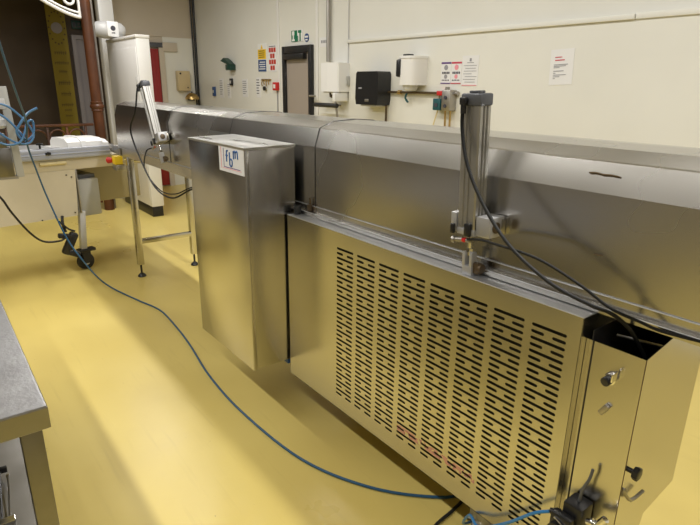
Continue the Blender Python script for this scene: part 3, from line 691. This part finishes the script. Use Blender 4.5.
for r, cnt in enumerate((3, 2, 3, 2)):
    for c_ in range(cnt):
        y = .06-.06*c_ if cnt == 3 else .03-.06*c_
        MB().box(-.008, -.006, y-.024, y+.024, .075-r*.072, .13-r*.072).build('red_symbol', 'signred', rs)
s = MB(); [s.box(-.008, -.006, -.08+k*.024, -.064+k*.024, .14, .15) for k in range(7)]; s.build('heading', 'ink', rs)
fc = onw('fire_call_point', 6.42, 1.59, 'red fire alarm call point left of the dark framed door', 'call point')
MB().box(-.05, 0, -.055, .055, -.05, .05, bev=.006).build('housing', 'red', fc)
MB().box(-.054, -.05, -.02, .03, -.025, .025, bev=.002).build('break_glass', 'white', fc)
MB().tube([(-.01, 0, -.05), (-.012, 0, -.4)], .006, 6, 1).build('cable', 'greyink', fc)
gd = onw('wall_dispenser', 7.72, 1.88, 'dark green angled dispenser on the right wall near the corner', 'dispenser')
MB().prism([(-.14, -.02), (.15, .05), (.05, .09), (-.03, .06), (-.15, .0)], 'x', -.10, -.02).build('hood', 'gdark', gd)
MB().box(-.10, 0, -.14, .0, -.08, .0, bev=.01).build('body', 'gdark', gd)
for (y, z, h, lab_) in ((8.33, 1.50, .14, 'small dark blue wall switch nearest the room corner'), (7.72, 1.64, .10, 'narrow black sensor strip on the wall below the green dispenser')):
    o = onw('wall_switch', y, z, lab_, 'switch'); MB().box(-.03, 0, -.04, .04, -h/2, h/2, bev=.008).build('housing', 'signblue' if y > 8 else 'black', o)
    MB().box(-.034, -.03, -.02, .02, -.02, .02).build('rocker', 'whitegrey', o)
def notice(y, z, w, h, label, n, parent_mat='paper', ink='greyink', group=None):
    o = onw('printed_notice', y, z, label, 'notice', group)
    MB().box(-.003, 0, -w/2, w/2, -h/2, h/2).build('sheet', parent_mat, o)
    s = MB(); random.seed(int(y*100))
    for k in range(n):
        zz = h*.38-k*h*.8/n; a = random.uniform(.55, .9)
        s.box(-.005, -.003, w*.42-w*.84*a, w*.42, zz-h*.02, zz+h*.02)
    s.build('print', ink, o); return o
notice(8.08, 1.55, .13, .28, 'small white list of lines beside the wall switch near the corner', 7)
notice(7.83, 1.52, .10, .22, 'narrow faint sheet second from the wall corner', 6)
notice(7.32, 1.56, .16, .24, 'pale printed sheet below and right of the green dispenser', 7)
notice(6.93, 1.57, .12, .26, 'white key list on the wall below the yellow notice', 6, ink='ink')
kr = onw('key_rack', 6.70, 1.66, 'small rack of hanging keys under the blue notice', 'key rack')
MB().box(-.02, 0, -.12, .12, .0, .02, bev=.003).build('rail', 'brass', kr)
for k in range(4): MB().tube([(-.02, -.09+k*.06, .0), (-.03, -.09+k*.06, -.02-.015*(k % 2)), (-.02, -.085+k*.06, -.05-.02*(k % 2))], .007, 6, 2).build('key', 'brass', kr)
MB().cyl((-.02, .02, -.10), (-.04, .02, -.10), .028).build('key_tag', 'black', kr)

# conduit down to the hand-wash heater
tag(MB().tube([(WX-.035, 5.26, 3.44), (WX-.035, 5.26, 1.86)], .022, 12, 1).build('wall_conduit', 'galv'), 'dark vertical pipe rising from the white hand wash box', 'pipe')
hw = onw('hand_wash_unit', 5.05, 1.545, 'white box shaped hand wash heater on the right wall', 'hand wash unit')
MB().prism([(0, -.155), (0, .155), (-.16, .155), (-.20, .115), (-.20, .0), (-.17, -.14), (-.155, -.155)], 'z', 0, .295).build('housing', 'white', hw, smooth=False)
MB().box(-.15, 0, -.13, .14, -.012, .0).build('base', 'whitegrey', hw)
MB().tube([(-.10, .08, .0), (-.10, .08, -.04), (-.12, .03, -.055), (-.12, -.08, -.055)], .010, 8, 3).cyl((-.11, -.03, 0), (-.11, -.03, -.10), .017).cyl((-.13, -.0, -.04), (-.13, -.07, -.04), .016).build('tap', 'bronze', hw)
MB().box(-.20, -.02, -.14, -.09, -.10, -.01, bev=.01).build('spout_cover', 'white', hw)
MB().tube([(-.11, -.03, -.10), (-.11, -.05, -.18), (-.08, -.06, -.45)], .012, 8, 3).build('waste_pipe', 'galv', hw)
rk = onw('wall_bar', 5.19, 1.40, 'short dark brown ribbed bar below the hand wash box', 'bar')
MB().cyl((-.13, -.23, 0), (-.13, .20, 0), .024, seg=16, bev=.004).build('bar', 'rubber', rk)
MB().box(-.13, 0, .10, .13, -.01, .01).box(-.13, 0, -.13, -.10, -.01, .01).build('bracket', 'galv', rk)
jb = onw('grey_junction_box', 4.98, 1.66, 'small grey junction box at the right of the hand wash unit', 'junction box', dx=0)
MB().box(-.06, 0, -.10, -.02, -.055, .045, bev=.006).build('housing', 'greybox', jb)
MB().tube([(-.03, -.05, .045), (-.012, -.05, .2), (-.01, -.05, 1.75)], .005, 6, 2).build('cable', 'whitegrey', jb)
# black paper towel dispenser
td = onw('paper_towel_dispenser', 4.39, 1.43, 'black paper towel dispenser on the white wall', 'dispenser', dx=.018)
MB().prism([(-.155, 0), (.17, 0), (.185, .06), (.175, .295), (.155, .315), (-.15, .315), (-.165, .29), (-.165, .06)], 'x', -.17, 0).build('housing', 'black', td)
MB().box(-.15, -.02, -.12, .12, -.015, .0, bev=.004).build('paper_slot', 'whitegrey', td)
MB().box(-.173, -.169, .08, .13, .15, .165).build('maker_badge', 'greyink', td)
MB().box(-.173, -.167, -.03, .03, .03, .055, bev=.002).build('key_slot', 'galv', td)
# white centre-feed dispenser
wd = onw('white_roll_dispenser', 3.86, 1.60, 'rounded white roll dispenser with black window on the white wall', 'dispenser', dx=.018)
pf = [(.125, 0)]+[(.125*math.copysign(abs(math.cos(a))**.6, math.cos(a)), -.17*abs(math.sin(a))**.7) for a in [i*PI/14 for i in range(1, 14)]]+[(-.125, 0)]
s = MB(); s.prism([(b_, a_) for a_, b_ in pf], 'z', .02, .265); s.build('housing', 'white_enamel', wd)
s = MB(); s.prism([(b_*1.04, a_*1.04) for a_, b_ in pf], 'z', .25, .272); s.build('lid', 'white', wd)
MB().box(-.10, -.03, .03, .10, .27, .292, bev=.004).build('lock', 'black', wd)
MB().box(-.18, -.12, .055, .11, .09, .245, bev=.015).build('window', 'black', wd)
MB().lathe([(.04, -.03), (.06, -.02), (.075, .02)], (-.085, 0, 0)).build('nozzle', 'whitegrey', wd)
# pipework and valves
pw = onw('water_pipe', 4.2, 1.555, 'thin dark pipe running along the wall under the white dispenser', 'pipe', dx=.018)
MB().tube([(-.03, .05, -.30), (-.03, .05, 0), (-.03, -.8, 0)], .012, 8, 1).build('pipe', 'bronze', pw)
MB().cyl((-.03, .05, -.015), (-.03, .05, .015), .02).build('joint', 'bronze', pw)
MB().cyl((-.03, -.12, 0), (-.03, -.16, 0), .02).build('joint', 'brass', pw)
MB().tube([(-.04, -.25, -.01), (-.05, -.24, -.05), (-.04, -.27, -.09)], .010, 8, 2).build('blue_tap', 'teal', pw)
MB().tube([(-.03, -.66, 0), (-.035, -.66, -.10)], .006, 6, 1).build('copper_tail', 'brass', pw)
vv = onw('valve_assembly', 3.48, 1.50, 'cluster of red, teal and grey valves at the end of the pipe', 'valve', dx=.018)
MB().box(-.07, 0, -.01, .06, .035, .075, bev=.006).build('red_valve', 'red', vv)
MB().box(-.08, 0, .0, .09, -.09, .01, bev=.006).build('control_box', 'teal', vv)
MB().box(-.084, -.08, .03, .07, -.06, -.03).build('display', 'ink', vv)
MB().box(-.09, 0, -.12, -.02, -.09, .085, bev=.01).cyl((-.05, -.05, .08), (-.05, -.05, .11), .02).cyl((-.02, .10, .055), (-.02, -.15, .055), .018).build('solenoid', 'galv', vv)
MB().cyl((-.09, -.07, .02), (-.10, -.07, .02), .015).cyl((-.09, -.07, -.05), (-.10, -.07, -.05), .015).build('dial', 'ink', vv)
MB().tube([(-.04, .06, -.09), (-.04, .10, -.2), (-.03, .14, -.32)], .007, 6, 2).build('yellow_tail', 'cream_dk', vv)
MB().tube([(-.04, -.03, -.09), (-.04, -.04, -.35)], .010, 6, 1).tube([(-.04, -.09, -.09), (-.04, -.09, -.35)], .010, 6, 1).build('tail_pipe', 'brass', vv)

# notices on the white wall
def poster(y, ink, label):
    o = onw('hand_wash_notice', y, 1.725, label, 'notice', dx=.018)
    MB().box(-.003, 0, -.057, .057, -.09, .09).build('sheet', 'paper', o)
    MB().box(-.005, -.003, -.057, .057, .075, .09).box(-.005, -.003, -.057, .057, -.09, -.082).build('header_band', 'purple' if ink == 'greyink' else 'redink', o)
    s = MB().cyl((-.003, 0, .045), (-.005, 0, .045), .022, seg=16).cyl((-.003, 0, -.03), (-.005, 0, -.03), .018, seg=16)
    s.build('printed_symbol', ink, o)
    s = MB()
    for k in range(5): s.box(-.005, -.003, -.042+k*.018, -.030+k*.018, -.008, .010); s.box(-.005, -.003, -.040+k*.018, -.030+k*.018, -.065, -.055)
    s.build('print', 'ink', o)
poster(3.505, 'greyink', 'grey printed notice, left of the matching pair right of the white dispenser')
poster(3.385, 'pink', 'pink printed notice, right of the matching pair above the valves')
def sheet(y, z, w, h, label, rot, mk):
    o = onw('printed_sheet', y, z, label, 'notice', dx=.018); o.rotation_euler = (rot, 0, 0)
    MB().box(-.003, 0, -w/2, w/2, -h/2, h/2).build('sheet', 'paper', o); mk(o)
def mk1(o):
    MB().box(-.005, -.003, -.01, .01, .075, .10).box(-.005, -.003, -.035, .035, .062, .067).build('heading', 'greyink', o)
    s = MB()
    for k, (a, b) in enumerate(((-.07, .07), (-.06, .05), (-.07, .065), (-.02, .07), (-.075, .05), (-.06, .07), (-.06, .05))): s.box(-.005, -.003, a, b, .040-k*.022, .044-k*.022)
    s.build('print', 'greyink', o); MB().box(-.005, -.003, -.08, .08, -.119, -.113).build('red_footer', 'pink', o)
sheet(3.235, 1.74, .175, .24, 'white printed sheet right of the pink notice', .0, mk1)
def mk2(o):
    s = MB().box(-.005, -.003, .0, .055, .066, .072).box(-.005, -.003, -.022, .055, .045, .052); s.build('red_heading', 'redink', o)
    s = MB()
    for a, z in ((-.05, .018), (-.035, .008), (.015, -.002), (-.02, -.026), (.045, -.040), (-.04, -.053), (.01, -.065), (.045, -.077)): s.box(-.005, -.003, a, .062, z-.0025, z+.0025)
    s.build('print', 'greyink', o)
sheet(2.385, 1.755, .185, .245, 'lone white sheet with red heading on the bare wall', -.04, mk2)
pn = onw('room_number_sign', 5.37, 2.07, 'faint small sign between the dark door and the vertical pipe', 'sign')
MB().box(-.004, 0, -.10, .10, -.05, .05).build('panel', 'paper', pn)
s = MB(); [s.box(-.006, -.004, -.07+k*.03, -.05+k*.03, -.01, .02) for k in range(5)]; s.build('lettering', 'greyink', pn)
